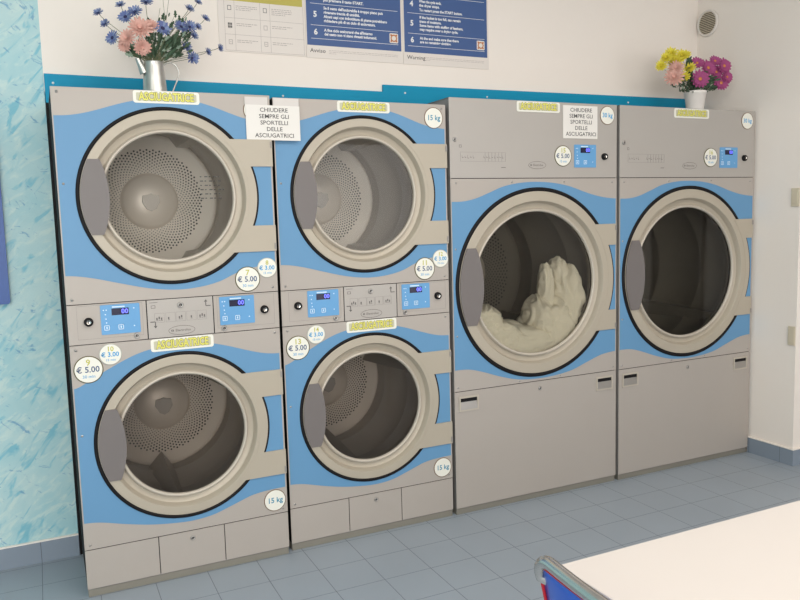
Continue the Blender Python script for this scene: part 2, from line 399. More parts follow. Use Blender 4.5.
def door(par,cx,cz,Ro,rf,rg,arms,xr,ang,glass,plate_r,tilt=None):
    """Ro outer gasket radius, rf inner edge of flat, rg glass radius"""
    Yf=-.006
    d=MB()
    for pr in ([(Ro*.962,-.001),(Ro*.962,Yf+.001)],[(Ro*.962,Yf+.001),(Ro*.955,Yf)],[(Ro*.955,Yf),(rf+.001,Yf)],[(rf+.001,Yf),(rf-.002,Yf+.004),(rf-.009,.020)],
               [(rf-.009,.020),(rf-.014,.0235),(rg+.0165,.027)]):
        d.ring(cx,cz,pr,m_ring,n=128)
    do=d.build('door',par)
    rim=MB(); rim.ring(cx,cz,[(rg+.0168,.029),(rg+.0125,.0125),(rg+.009,.009),(rg+.004,.009),(rg,.013),(rg-.001,.024)],m_rim,n=128); rim.build('glass_rim',do,label='lighter metal rim round the glass')
    g=MB(); g.ring(cx,cz,[(Ro*.9625,0),(Ro*.9625,-.004),(Ro*.970,-.007),(Ro*.992,-.007),(Ro*1.003,-.004),(Ro*1.003,0)],m_black,n=128)
    # gasket edge seen in the hinge window
    a1,a2=arms[1],arms[2]
    gl=MB(); n=64
    gl.ring(cx,cz,[(rg,.0205),(rg*.6,.0185),(rg*.25,.0175),(.0001,.017)],glass,n=96); gl.build('glass',do,label='round door glass')
    ra=plate_r[1]
    def arcpts(r,za,zb,k=24):
        t0=math.asin(za/r); t1=math.asin(zb/r); return [(cx+r*math.cos(t0+(t1-t0)*i/k),cz+r*math.sin(t0+(t1-t0)*i/k)) for i in range(k+1)]
    g.prism([(cx+ra-.03,cz+a2),]+arcpts(ra+.008,a2,a1)+[(cx+ra-.03,cz+a1)],-.0035,-.0005,m_black)
    g.build('gasket',do,label='black rubber gasket ring')
    h=MB(); rl=plate_r[0]
    # plate as strips: outer contour to the right edge
    N=60; zs=[arms[3]+(arms[0]-arms[3])*i/N for i in range(N+1)]+[a1,a2,a1+1e-4,a2-1e-4]; zs=sorted(zs)
    L=[];Rr=[]
    for z in zs:
        L.append((cx+math.sqrt(max(rl*rl-z*z,0)),z)); Rr.append((xr if (z>a1 or z<a2) else cx+math.sqrt(ra*ra-z*z),z))
    y0=Yf-.0012; y1=-.002
    vs=[];fs=[]
    for (xl,z),(xq,_) in zip(L,Rr): vs+=[(xl,y0,cz+z),(xq,y0,cz+z),(xl,y1,cz+z),(xq,y1,cz+z)]
    for i in range(len(zs)-1):
        o=4*i; q=o+4; fs+=[(o,o+1,q+1,q),(o+2,q+2,q+3,o+3),(o+1,o+3,q+3,q+1),(o,q,q+2,o+2)]
    o=4*(len(zs)-1); fs+=[(0,2,3,1),(o,o+1,o+3,o+2)]
    h.add(vs,fs,m_ring); 
    ho=h.build('hinge_plate',do,label='beige hinge plate with two arms')
    for z in (arms[0]-.02,arms[3]+.02): MB().box(xr-.008,xr-.0002,-.010,0,cz+z-.012,cz+z+.012,m_case).build('hinge',do)
    # handle
    zt,zb,xt,xm=ang
    hd=MB(); rr=Ro*.958; k=20; pts=[]
    t0=PI-math.asin(zt/rr); t1=PI+math.asin(-zb/rr)
    for i in range(k+1):
        a=t0+(t1-t0)*i/k; pts.append((cx+rr*math.cos(a),cz+rr*math.sin(a)))
    for i in range(k+1):
        u=i/k; z=zb+(zt-zb)*u; x=xt+(xm-xt)*math.sin(PI*min(max(u*1.0,0),1))**.8
        pts.append((cx+x,cz+z))
    hd.prism(pts,Yf-.005,Yf+.01,m_handle); hd.build('handle',do,bevel=.0015,label='flat grey door handle')
    return do

def drum(par,cx,cz,r,depth,rfront,mdr,mpl,perf=True,lift=True,ang0=0,lh=.075):
    d=MB()
    d.ring(cx,cz,[(rfront,.042),(rfront,.062),(r,.064),(r,depth*.38),(r-.006,depth*.39),(r-.006,depth*.41),(r,depth*.42),(r,depth*.80),(r-.008,depth*.81),(r-.008,depth*.84),(r,depth*.85),(r,depth)],mdr,n=96)
    do=d.build('drum',par)
    p=MB(); hr=.12*r/.30
    p.ring(cx,cz,[(r,depth-.004),(r-.012,depth-.02),(r*.93,depth-.012),(hr*.98,depth-.012),(.0001,depth-.012)],mpl,n=96)
    if perf:
        rows=15; r0=hr*1.07; r1=r*.76
        for k in range(rows):
            rr=r0+(r1-r0)*k/(rows-1); n=52+0*k
            sz=(.0022+.0022*k/(rows-1))*r/.3
            for i in range(n):
                a=2*PI*(i+.5*(k%2))/n; p.disc(cx+rr*math.cos(a),cz+rr*math.sin(a),sz,depth-.0135,m_hole,6)
    p.build('drum_back',do,label='perforated steel back plate')
    h=MB(); h.ring(cx,cz,[(hr*1.04,depth-.012),(hr,depth-.02),(hr*.9,depth-.032),(hr*.35,depth-.05),(.0001,depth-.052)],m_hub if perf else mpl,n=64)
    tri=[(.0,-.036),(.016,-.028),(.030,-.004),(.027,.020),(.012,.022),(0,.026),(-.012,.022),(-.027,.020),(-.030,-.004),(-.016,-.028)]
    h.prism([(cx+x*r/.3*1.25,cz+z*r/.3*1.25) for x,z in tri],depth-.066,depth-.05,m_drum)
    h.build('hub',do,bevel=.002,label='cone shaped hub with shield shaped cap')
    if lift:
        for j in range(3):
            a=ang0+2*PI*j/3; l=MB(); c,s_=math.cos(a),math.sin(a); tx,tz=-s_,c
            vs=[]
            for y,hh,ww in ((.08,lh*.4,.03),(depth*.5,lh*.7,.04),(depth-.03,lh,.055)):
                for o,q in ((-ww,r-.004),(0,r-hh),(ww,r-.004)): vs.append((cx+c*q+tx*o,y,cz+s_*q+tz*o))
            fs=[(0,1,4,3),(1,2,5,4),(3,4,7,6),(4,5,8,7),(0,2,1),(6,7,8)]
            l.add(vs,fs,mdr); l.build('drum_lifter',do)
    return do

def casing(par,W,H_,mside,D=1.05):
    c=MB(); e=.003
    c.box(e,e+.004,.003,D,.03,H_-.001,mside); c.box(W-e-.004,W-e,.003,D,.03,H_-.001,mside)
    c.box(e,W-e,.003,D,H_-.005,H_,m_case); c.box(e,W-e,D-.004,D,.03,H_,m_case); c.box(e,W-e,.003,D,.03,.034,m_case)
    return c.build('casing',par)
def plinth(par,W,z1,y=.004):
    MB().box(.004,W-.004,y,1.0,.001,z1,m_plinth).build('plinth',par,label='dull grey plinth at the floor')

def stack():
    r=empty('stacked_dryer',(X1,0,0)); W=W1
    casing(r,W,H1,m_dark); plinth(r,W,.029)
    cx=.391; T=.004
    upT=[(0,1.792),(.06,1.795),(.123,1.808),(.245,1.845),(.33,1.862),(.40,1.867),(.48,1.862),(.56,1.843),(.631,1.818),(.689,1.800),(.75,1.790),(.79,1.787)]
    upB=[(0,1.222),(.05,1.218),(.11,1.206),(.185,1.186),(.291,1.160),(.39,1.148),(.48,1.153),(.557,1.170),(.619,1.197),(.68,1.215),(.729,1.222),(.79,1.225)]
    loT=[(0,.805),(.06,.829),(.122,.864),(.222,.910),(.3,.93),(.4,.938),(.5,.930),(.57,.913),(.64,.890),(.696,.873),(.74,.864),(.79,.861)]
    loB=[(0,.292),(.06,.286),(.15,.262),(.236,.242),(.32,.23),(.40,.225),(.48,.233),(.55,.254),(.60,.271),(.642,.284),(.70,.292),(.79,.295)]
    for nm,z0,z1,cz,Tp,Bp in (('upper_front_panel',1.1155,H1,1.502,upT,upB),('lower_front_panel',.186,.9655,.576,loT,loB)):
        mb=MB(); hr=.290
        holed(mb,cx,cz,hr,.0015,W-.0015,lambda x:z0+.001,lambda x:z1-.001,0,T-.001,m_panel)
        holed(mb,cx,cz,hr,.006,W-.008,lambda x,B=Bp:crom(B,x),lambda x,T_=Tp:crom(T_,x),-.0009,-.0001,m_blue)
        p=mb.build(nm,r)
        for x,z in ((.022,z1-.018),(.022,z0+.018),(W-.022,z0+.018),(W-.022,z1-.018),(.022,cz+.05)): screw(p,x,z)
        do=door(r,cx,cz,.331,.285,.238,(.218,.113,-.119,-.222),W-.001,(.138,-.136,-.245,-.218),m_glass if cz>1 else m_glass1b,(.30,.3285))
        drum(r,cx,cz,.30,.62,.25,m_drum,m_drumplate,ang0=R(-95) if cz<1 else R(62),lh=.075 if cz<1 else .03)
    # control row
    mb=MB()
    mb.box(.0015,.275,0,T,.9675,1.1135,m_panel); mb.box(.279,.524,0,T,.9675,1.1135,m_cover); mb.box(.528,W-.0015,0,T,.9675,1.1135,m_panel)
    mb.box(.002,W-.002,T-.001,T+.002,.9665,1.1145,m_black)
    frame4(mb,.033,.262,.985,1.109,.0009,-.0005,.0001,m_etchl); frame4(mb,.540,.770,.985,1.109,.0009,-.0005,.0001,m_etchl)
    cp=mb.build('control_panel',r)
    display(cp,.114,.252,.997,1.1075); display(cp,.550,.688,.996,1.1075)
    knob(cp,.072,1.049); knob(cp,.729,1.046); lock(cp,.237,.984); lock(cp,.565,.983); lock(cp,.402,1.088,.011)
    logo(cp,.402,.991)
    g=MB()
    xs_=(.304,.345,.383,.423,.463)
    for i,x in enumerate(xs_): frame4(g,x,x+.036,1.026+.002*i*0,1.062,.0009,-.0006,0,m_etchl)
    for i,(x,k) in enumerate(((.306,3),(.349,1),(.389,2),(.434,1),(.467,3))):
        for j in range(k):
            a=x+.004+j*.0085; g.box(a,a+.005,-.0006,0,1.036+.003*(j%2),1.045+.004*(j%2),m_etch)
            g.box(a,a+.0065,-.0006,0,1.033,1.0345,m_etch)
    g.box(.288,.318,-.0006,0,1.103,1.1045,m_etch); frame4(g,.293,.309,1.082,1.093,.0016,-.0006,0,m_etch)
    for (x,z,sx,sz) in ((.288,1.030,1,-1),(.516,1.078,-1,1)):   # bent arrows
        ar=MB(); a,b2=sorted((x,x+.018*sx)); ar.box(a,b2,-.0006,0,z-.0018,z+.0018,m_etch)
        xx=x+.018*sx; c0,c1=sorted((z,z+.018*sz)); ar.box(xx-.0018,xx+.0018,-.0006,0,c0,c1,m_etch)
        zt=z+.016*sz; pts=[(xx-.007,zt),(xx,zt+.009*sz),(xx+.007,zt)]
        if sz>0: pts=pts[::-1]
        ar.prism(pts,-.0006,0,m_etch); ar.build('printed_arrow',cp,label='printed bent arrow')
    g.build('panel_print',cp,label='faint printed symbols in a row')
    badge(r,.277,.516,1.846,1.893-.002); badge(r,.284,.520,.915,.9635)
    # service panels
    for i,(a,b2) in enumerate(((.0015,.266),(.269,.5215),(.5245,W-.0015))):
        s=MB().box(a,b2,0,T,.0325,.1835,m_panel).build('service_panel',r,bevel=.001)
        if i==1: lock(s,.397,.155,.009)
    MB().box(.003,W-.003,T,T+.003,.031,.187,m_black).build('panel_backing',r)
    return r

def single():
    r=empty('large_dryer',(X3,0,0)); W=W3; T=.004
    casing(r,W,H3,m_case); plinth(r,W,.0295,.006)
    cx,cz=.473,1.070
    T_=[(0,1.465),(.065,1.466),(.13,1.478),(.20,1.502),(.28,1.531),(.37,1.547),(.46,1.552),(.56,1.547),(.66,1.530),(.77,1.497),(.86,1.476),(.957,1.467)]
    B_=[(0,.693),(.08,.690),(.15,.672),(.25,.638),(.35,.612),(.46,.603),(.56,.606),(.674,.622),(.76,.650),(.851,.679),(.90,.687),(.957,.691)]
    mb=MB()
    holed(mb,cx,cz,.402,.0015,W-.0015,lambda x:.592,lambda x:1.5675,0,T-.001,m_panel)
    holed(mb,cx,cz,.402,.006,W-.008,lambda x:crom(B_,x),lambda x:crom(T_,x),-.0009,-.0001,m_blue)
    p=mb.build('front_panel',r)
    for x,z in ((.03,1.548),(.33,1.552),(.63,1.552),(W-.03,1.548),(.022,.61),(W-.022,.61),(.022,1.25),(.022,.85),(.36,.602),(.60,.602)): screw(p,x,z)
    door(r,cx,cz,.455,.392,.343,(.271,.166,-.163,-.263),W-.008,(.182,-.176,-.350,-.310),m_glass2,(.425,.4555))
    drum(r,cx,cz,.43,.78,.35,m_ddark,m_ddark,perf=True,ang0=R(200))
    c=MB().box(.0015,W-.0015,0,T,1.5705,H3-.0005,m_cover)
    cp=c.build('control_panel',r,bevel=.001)
    display(cp,.690,.822,1.6195,1.729); knob(cp,.874,1.673); logo(cp,.473,1.630); lock(cp,.028,1.742,.010)
    g=MB(); frame4(g,.050,.062,1.707,1.719,.0015,-.0006,0,m_etch); g.build('panel_symbol',cp,label='tiny printed square symbol')
    g=MB()
    frame4(g,.055,.296,1.645,1.687,.0009,-.0006,0,m_etchl)
    for i in range(16):
        x=.064+i*.0142
        if i in (5,6,7): continue
        h=.006+.012*random.random(); g.box(x,x+.007,-.0006,0,1.666-h/2,1.666-h/2+.002,m_etch); g.box(x,x+.0015,-.0006,0,1.666-h/2,1.666+h/2,m_etchl)
    for i in range(6): g.box(.185+i*.018,.1865+i*.018,-.0006,0,1.646,1.686,m_etchl)
    MB().box(.272,.296,-.0006,0,1.617,1.6195,m_etch).build('panel_dash',cp)
    g.build('panel_print',cp,label='faint printed symbols in a long box')
    badge(r,.360,.605,1.8755,1.9235)
    lp=MB().box(.0015,W-.0015,0,T,.0315,.5885,m_panel).build('lower_panel',r,bevel=.001)
    for a,b2 in ((.023,.129),(.825,.931)):
        h=MB(); z0,z1=.496,.566
        frame4(h,a,b2,z0,z1,.008,-.005,0,m_rim)
        h.box(a+.008,b2-.008,-.001,-.0002,z0+.008,z1-.008,m_black)  # panel has no opening; black plate paints the shade inside the recess
        h.add([(a+.008,-.001,z1-.026),(b2-.008,-.001,z1-.026),(b2-.008,-.006,z0+.008),(a+.008,-.006,z0+.008)],[(0,3,2,1)],m_screw)
        h.build('recessed_handle',lp,label='metal framed recessed handle')
    lock(lp,.480,.553,.009)
    MB().box(.003,W-.003,T,T+.003,.03,.595,m_black).build('panel_backing',r)
    MB().box(.003,W-.003,T,T+.003,1.56,1.58,m_black).build('panel_backing',r)
    return r

s1=stack(); s2=copy_tree(s1); s2.location=(X2,.006,0)
s1.location=(-.006,-.012,0)
b1=single(); b2=copy_tree(b1); b2.location=(X4-.008,-.006,0)
# the greyer glass tint darkens only the lower doors; door order kept by copy
def stk(r,nums,first):
    sticker(r,.667,1.172,.050,'big',nums[0],'5.00','30 min'); sticker(r,.748,1.213,.040,'small',nums[1],'3.00','15 min')
    sticker(r,.060 if first else .064,.873,.051,'big',nums[2],'5.00','30 min'); sticker(r,.139 if first else .146,.922,.040,'small',nums[3],'3.00','15 min')
    sticker(r,.728,1.833,.046,'kg',txt='15 kg'); sticker(r,.736,.245,.046,'kg',txt='15 kg')
stk(s1,('7','8','9','10'),True); stk(s2,('11','12','13','14'),False)
for r,n in ((b1,'15'),(b2,'16')):
    sticker(r,.623,1.674,.050,'big',n,'5.00','15 min'); sticker(r,.893,1.873,.045,'kg',txt='30 kg')
# illegible notice printed on the upper left door glass
n=MB()
for i,wd in enumerate((.085,.075,.08,.09,.07,.08)):
    x=.505; k=0
    while x<.505+wd: n.box(x,x+.006+.006*((i+k)%2),.0150,.0156,1.575-i*.0165,1.5785-i*.0165,m_ink); x+=.017; k+=1
n.build('glass_notice',s1,label='faint printed lines on the door glass')
s1.scale=(1.006,1,1.002)
tag(s1,'blue and grey stacked dryer pair with stickers 7 to 10, next to the teal wall','dryer','stacked dryers')
tag(s2,'blue and grey stacked dryer pair with stickers 11 to 14, left of large dryer 15','dryer','stacked dryers')
tag(b1,'large blue and grey dryer numbered 15 with white laundry behind its glass','dryer','large dryers')
tag(b2,'large blue and grey dryer numbered 16, empty and dark, against the right wall','dryer','large dryers')

# laundry in dryer 15
def laundry():
    mb=MB(); rnd=random.Random(3)
    cx,cz,r=X3+.469,1.0725,.425
    def blob(c,a,seed,nu=64,nv=40,fold=.16,dirv=(0,0,1)):
        vs=[];fs=[]; c=Vector(c)
        for j in range(nv+1):
            th=PI*j/nv
            for i in range(nu):
                ph=2*PI*i/nu; d=Vector((math.sin(th)*math.cos(ph),math.sin(th)*math.sin(ph),math.cos(th)))
                q=Vector((d.x*2.4+seed,d.y*2.4,d.z*1.0+seed*.7))
                lon=d.z*.9+d.x*.3; crs=d.x*.95-d.z*.25+.6*noise.noise(Vector((d.x*1.5+seed,d.y,d.z*1.5)))
                f=1+fold*.55*math.sin(crs*15+seed*3+lon*1.2)*(.5+.5*abs(noise.noise(Vector((seed,crs*2,lon*1.5)))*2))+.10*noise.noise(q)+.035*noise.noise(Vector((crs*14,seed,lon*3)))
                p=c+Vector((d.x*a[0],d.y*a[1],d.z*a[2]))*f
                # keep inside the drum
                o=Vector((p.x-cx,0,p.z-cz)); l=o.length
                if l>r-.012: o*= (r-.012)/l; p.x=cx+o.x; p.z=cz+o.z
                p.y=max(p.y-.06,.036+.02*abs(noise.noise(q*3))); vs.append(p)
        for j in range(nv):
            for i in range(nu): fs.append((j*nu+i,(j+1)*nu+i,(j+1)*nu+(i+1)%nu,j*nu+(i+1)%nu))
        mb.add(vs,fs,m_cloth,True)
    X=X3
    blob((X+.46,.22,.76),(.24,.15,.10),1.1)
    blob((X+.22,.18,.89),(.10,.12,.08),2.3); blob((X+.30,.16,.80),(.12,.12,.10),12.3)
    blob((X+.36,.24,.79),(.16,.14,.09),7.3)
    blob((X+.64,.22,.83),(.145,.15,.15),3.7,fold=.2)
    blob((X+.74,.22,.95),(.10,.12,.19),5.2,fold=.2)
    blob((X+.71,.22,1.075),(.055,.07,.10),6.4,fold=.12)
    blob((X+.61,.19,1.01),(.038,.05,.15),8.8,fold=.15)
    blob((X+.56,.19,.88),(.07,.10,.11),9.9,fold=.2)
    o=mb.build('laundry'); tag(o,'white towels heaped and tumbling behind the glass of dryer 15','laundry',kind='stuff')
laundry()

# ------------------------------------------------------------------ paper notices
def notice(x0,x1,z0,z1,y,tilt,label,tabs):
    mb=MB(); 
    def q(x,z): return (x,z+(x-x0)*tilt)
    mb.prism([q(x0,z0),q(x1,z0),q(x1,z1),q(x0,z1)],y-.0015,y,m_paper)
    w=x1-x0; h=z1-z0; lines=['CHIUDERE','SEMPRE GLI','SPORTELLI','DELLE','ASCIUGATRICI']
    for i,s_ in enumerate(lines):
        mb.text(s_,h*.168,(x0+x1)/2+.004,z1-h*(.14+.182*i)+w/2*tilt,y-.0019,m_ink,1.06,off=.0002)
    o=mb.build('paper_notice')
    if tabs:
        for a,b_ in tabs:
            t=MB(); t.box(a,b_,y-.0008,y+.0004,z1-.004,z1+.030,m_tape); t.build('tape_tab',o,label='clear plastic tab at the top edge')
    return tag(o,label,'paper notice','printed paper notices')
notice(.688,.908,1.722,1.858,-.0165,-.004,'white paper notice hanging across the gap between the two stacked dryers',((.686,.777),(.800,.906)))
notice(X3+.624,X3+.831,1.758,1.914,-.0008,.0,'white paper notice on the top panel of the large dryer numbered 15',None)

# ------------------------------------------------------------------ posters on the back wall
PY=WY-.0006
def poster(x0,x1,z0,z1): return MB().box(x0,x1,PY-.003,PY,z0,z1,m_post)
p=poster(.699,1.0975,2.150,2.80)
p.box(.728,1.086,PY-.0035,PY-.003,2.369,2.76,m_olive)
g0,g1=PY-.0034,PY-.003
for z in (2.295,2.2245,2.156): p.box(.728,1.09,g0,g1,z-.0006,z+.0006,m_pline)
for x in (.772,.887,.932,1.088,.727): p.box(x-.0006,x+.0006,g0,g1,2.156,2.369,m_pline)
rr=random.Random(5)
for ci,(xi,xt) in enumerate(((.750,.779),(.910,.940))):
    for ri,z in enumerate((2.338,2.263,2.192)):
        m_=m_etch if (ci==0 and ri<2) or (ci==1 and ri==0) else m_pline
        if (ci,ri)==(0,1):
            for a in (-1,1):
                for b_ in (-1,1): p.box(xi+a*.005-.0042,xi+a*.005+.0042,g0,g1,z+b_*.006-.005,z+b_*.006+.005,m_etch)
        else:
            frame4(p,xi-.0085,xi+.0085,z-.010,z+.010,.0022,g0,g1,m_)
            if ri==2: p.box(xi-.004,xi+.004,g0,g1,z-.001,z+.001,m_)
        nl=(3,2,2)[ri] if ci==0 else (4,2,2)[ri]
        for k in range(nl):
            wd=.095*(1 if k<nl-1 else .7); x=xt
            while x<xt+wd:
                l=.006+.012*rr.random(); p.box(x,min(x+l,xt+wd),g0,g1,z+.008-k*.008,z+.0105-k*.008,m_pline); x+=l+.003
tag(p.build('wall_poster'),'white poster with olive header and a grid of small symbols, leftmost on the wall','poster','posters above the dryers')
def bluep(x0,x1,bx0,bx1,rows,lines,foot,label,zsep,icon):
    p=poster(x0,x1,2.147,2.80); p.box(bx0,bx1,PY-.0034,PY-.003,2.2045,2.79,m_pblue)
    y=PY-.0038; w=bx1-bx0
    for z in zsep: p.box(bx0+.02,bx1-.016,y,PY-.0034,z-.0009,z+.0009,m_pwhite)
    for n_,z in rows: p.text(n_,.036,bx0+.043,z,y,m_pwhite,1,off=.0012)
    for s_,x,z,sx in lines: p.text(s_,.0175,bx0+x,z,y,m_pwhite,sx,'LEFT',off=.0007)
    ix,iz=icon; p.prism(rrect(ix-.023,ix+.023,iz-.023,iz+.023,.006),y,PY-.0034,m_post)
    p.ring(ix,iz,[(.012,y-.0004),(.018,y-.0004),(.018,y)],m_orange,n=8)
    for a in (-1,1):
        for b_ in (-1,1): p.box(ix+a*.014-.004,ix+a*.014+.004,y-.0004,y,iz+b_*.014-.004,iz+b_*.014+.004,m_orange)
    p.text(foot,.026,bx0+.012,2.180,PY-.0034,m_ink,1.1,'LEFT',off=.0001)
    for k in range(3):
        x=bx0+.105; e=bx1-.02 if k<2 else bx0+.14
        while x<e:
            l=.005+.015*rr.random(); p.box(x,min(e,x+l),PY-.0034,PY-.003,2.184-.007*k,2.1855-.007*k,m_pline); x+=l+.003
    tag(p.build('wall_poster'),label,'poster','posters above the dryers')
bluep(1.099,1.5925,1.104,1.584,(('5',2.343),('6',2.264)),
  (('dryer, premere il tasto START.'.replace('dryer, ','poi '),.085,2.410,1.0),("Se il cesto dell'asciugabile \u00e8 troppo pieno pu\u00f2",.085,2.374,.93),('rimanere traccia di umidit\u00e0.',.085,2.355,.93),('Alcuni capi con imbottitura di piume potrebbero',.085,2.336,.93),('richiedere pi\u00f9 di un ciclo di asciugatura.',.085,2.317,.93),
   ("A fine ciclo assicurarsi che all'interno",.085,2.275,.93),('del cesto non vi siano rimasti indumenti.',.085,2.257,.93)),
  'Avviso','blue poster numbered 5 and 6 with Italian text, footed Avviso, middle of three',(2.3915,2.295,2.235),(1.545,2.264))
bluep(1.5945,2.083,1.602,2.074,(('4',2.435),('5',2.343),('6',2.264)),
  (('When the cycle ends,',.085,2.450,.8),('the dryer stops.',.085,2.431,1.0),('To restart press the START button.',.085,2.409,.95),('If the basket is too full, can remain',.085,2.374,.95),('trace of moisture.',.085,2.355,.95),('Some items with stuffing of feathers,',.085,2.336,.95),('may require over a drying cycle.',.085,2.317,.95),
   ('At the end make sure that there',.085,2.275,.95),('are no remaining clothing.',.085,2.257,.95)),
  'Warning','blue poster numbered 4, 5 and 6 with English text, footed Warning, rightmost of three',(2.478,2.3915,2.295,2.235),(2.035,2.264))
# blue sign at far left
s=MB(); s.prism(rrect(-.75,-.198,1.10,1.95,.012),WY-.022,WY-.0006,m_sign); 
tag(s.build('wall_sign',bevel=.003),'plain dark blue sign board on the teal wall at the far left','sign')
# air vent on the right wall
v=empty('air_vent',(XR-.001,.343,2.477)); R_=.076
def xring(prof,m,mb,n=48):
    vs=[];k=len(prof)
    for i in range(n):
        a=2*PI*i/n
        for r,x in prof: vs.append((x,r*math.cos(a),r*math.sin(a)))
    mb.add(vs,[(i*k+j,i*k+j+1,((i+1)%n)*k+j+1,((i+1)%n)*k+j) for i in range(n) for j in range(k-1)],m,True)
mb=MB(); xring([(R_,0),(R_,-.008),(R_*.96,-.013),(R_*.84,-.013),(R_*.82,-.004)],m_ventg,mb); mb.build('vent_frame',v)
mb=MB(); xring([(R_*.84,-.003),(.0001,-.003)],m_ventd,mb)
for i in range(13):
    z=-R_*.78+R_*1.56*i/12; hw=math.sqrt(max((R_*.83)**2-z*z,0)); mb.box(-.010,-.004,-hw,hw,z-.0018,z+.0018,m_switch)
mb.build('vent_grille',v,label='brown shadowed grille of thin slats')
tag(v,'round white air vent high on the right wall above the flowers','vent')
# wall plates
q=MB(); q.box(XR-.008,XR-.0006,-.282,-.241,.662,.763,m_switch); q.box(XR-.010,XR-.008,-.276,-.247,.675,.75,m_switch)
tag(q.build('blank_wall_plate',bevel=.002),'small ivory wall plate on the right wall, the lower of two','wall plate')
q=MB(); q.box(XR-.008,XR-.0006,-.284,-.238,1.402,1.498,m_switch); q.box(XR-.010,XR-.008,-.278,-.245,1.415,1.485,m_switch)
tag(q.build('wall_socket_plate',bevel=.002),'small ivory wall plate on the right wall, the upper of two','wall plate')

# ------------------------------------------------------------------ table and chair
t=empty('folding_table',(1.45,-2.3,0))
def loc(mb,name,par,o,**k):
    mb.v=[(a-o[0],b_-o[1],c-o[2]) for a,b_,c in mb.v]; return mb.build(name,par,**k)
O=(1.45,-2.3,0)
mb=MB(); mb.box(.757,2.35,-2.72,-1.903,.724,.75,m_table); loc(mb,'table_top',t,O,bevel=.002)
mb=MB(); mb.box(.7555,2.3515,-2.7215,-1.9015,.722,.744,m_tedge); loc(mb,'edge_band',t,O,label='thin brown edge band')
for x in (.86,2.25):
    for y in (-2.62,-2.0): loc(MB().tube([(x,y,.001),(x,y,.722)],.018,m_chrome,16),'leg',t,O)
tag(t,'white topped table in the bottom right corner','table')
c=empty('chair',(.85,-2.19,0)); O=(.85,-2.19,0)
ya,yb=-1.975,-2.395; xt,zt=.657,.820
lean=.22   # back leans outward
def bk(y,z): return Vector((xt+(zt-z)*lean,y,z))
fr=[]
IN=Vector((.024,0,0)); rc_=.038
for z in (.50,.6,.7,.755): fr.append(bk(ya-.026,z)+IN)
fr.append(bk(ya-.012,zt-rc_-.012)+IN*.6)
for i in range(0,8):
    a=PI/2*i/8; fr.append(bk(ya-rc_*(1-math.cos(a)),zt-rc_+rc_*math.sin(a)))
for i in range(9):
    u=i/8; fr.append(bk(ya-rc_+(yb+rc_-(ya-rc_))*u,zt)+Vector((-.012*math.sin(PI*u),0,0)))
for i in range(1,9):
    a=PI/2*(1-i/8); fr.append(bk(yb+rc_*(1-math.cos(a)),zt-rc_+rc_*math.sin(a)))
fr.append(bk(yb+.012,zt-rc_-.012)+IN*.6)
for z in (.755,.7,.6,.50): fr.append(bk(yb+.026,z)+IN)
loc(MB().tube(fr,.0115,m_chrome,16),'back_frame',c,O,label='chrome tube back frame')
# padded back, slightly outside of the tube
mb=MB(); NU,NV=20,16; vs=[]
for side in (0,1):
    for j in range(NV+1):
        for i in range(NU+1):
            u=i/NU; v_=j/NV; y=ya-.002+(yb-ya+.004)*u; z=.50+(zt-.013-.50)*v_
            e=min(u,1-u)*NU; f_=min(v_,1-v_)*NV; puff=.010*min(1,e/3)*min(1,f_/3)
            q_=bk(y,z); bow=-.012*math.sin(PI*u); rc=.04
            q_.x+=bow+(0-puff if side==0 else .010); vs.append(q_)
k=(NU+1)*(NV+1); fs=[]
for j in range(NV):
    for i in range(NU):
        a=j*(NU+1)+i; fs.append((a,a+NU+1,a+NU+2,a+1)); fs.append((k+a,k+a+1,k+a+NU+2,k+a+NU+1))
edge=[i for i in range(NU+1)]+[j*(NU+1)+NU for j in range(1,NV+1)]+[NV*(NU+1)+i for i in range(NU-1,-1,-1)]+[j*(NU+1) for j in range(NV-1,0,-1)]
for i in range(len(edge)): a,b_=edge[i],edge[(i+1)%len(edge)]; fs.append((a,b_,b_+k,a+k))
mb.add(vs,fs,m_cblue,True); loc(mb,'backrest',c,O,label='glossy blue backrest')
pts=[vs[e]+Vector((-.002,0,0)) for e in edge]; loc(MB().tube(pts+[pts[0]],.0032,m_cred,8),'piping',c,O,label='red piping round the backrest')
mb=MB(); vs=[]
for z,s_ in ((.445,.96),(.455,1),(.475,1),(.487,.95)):
    for (x,z2) in [(p_[0],p_[1]) for p_ in rrect(-.205*s_,.205*s_,-.20*s_,.20*s_,.05)]: vs.append((.925+x,-2.19+z2,z))
k=len(vs)//4; fs=[list(range(k))[::-1],list(range(3*k,4*k))]+[(j*k+i,j*k+(i+1)%k,(j+1)*k+(i+1)%k,(j+1)*k+i) for j in range(3) for i in range(k)]
mb.add(vs,fs,m_cblue); loc(mb,'seat',c,O,label='blue padded seat')
for y in (ya,yb):
    q_=bk(y+(-.026 if y==ya else .026),.50)+IN
    loc(MB().tube([q_,(q_.x+.01,y,.44),(.70,y,.02),(.70,y,.0125)],.0115,m_chrome,12),'leg',c,O)
    loc(MB().tube([(q_.x+.01,y,.44),(1.08,y,.44),(1.12,y,.42),(1.14,y,.0125)],.0115,m_chrome,12),'leg',c,O)
tag(c,'blue chair with chrome tube back at the left end of the white table','chair')

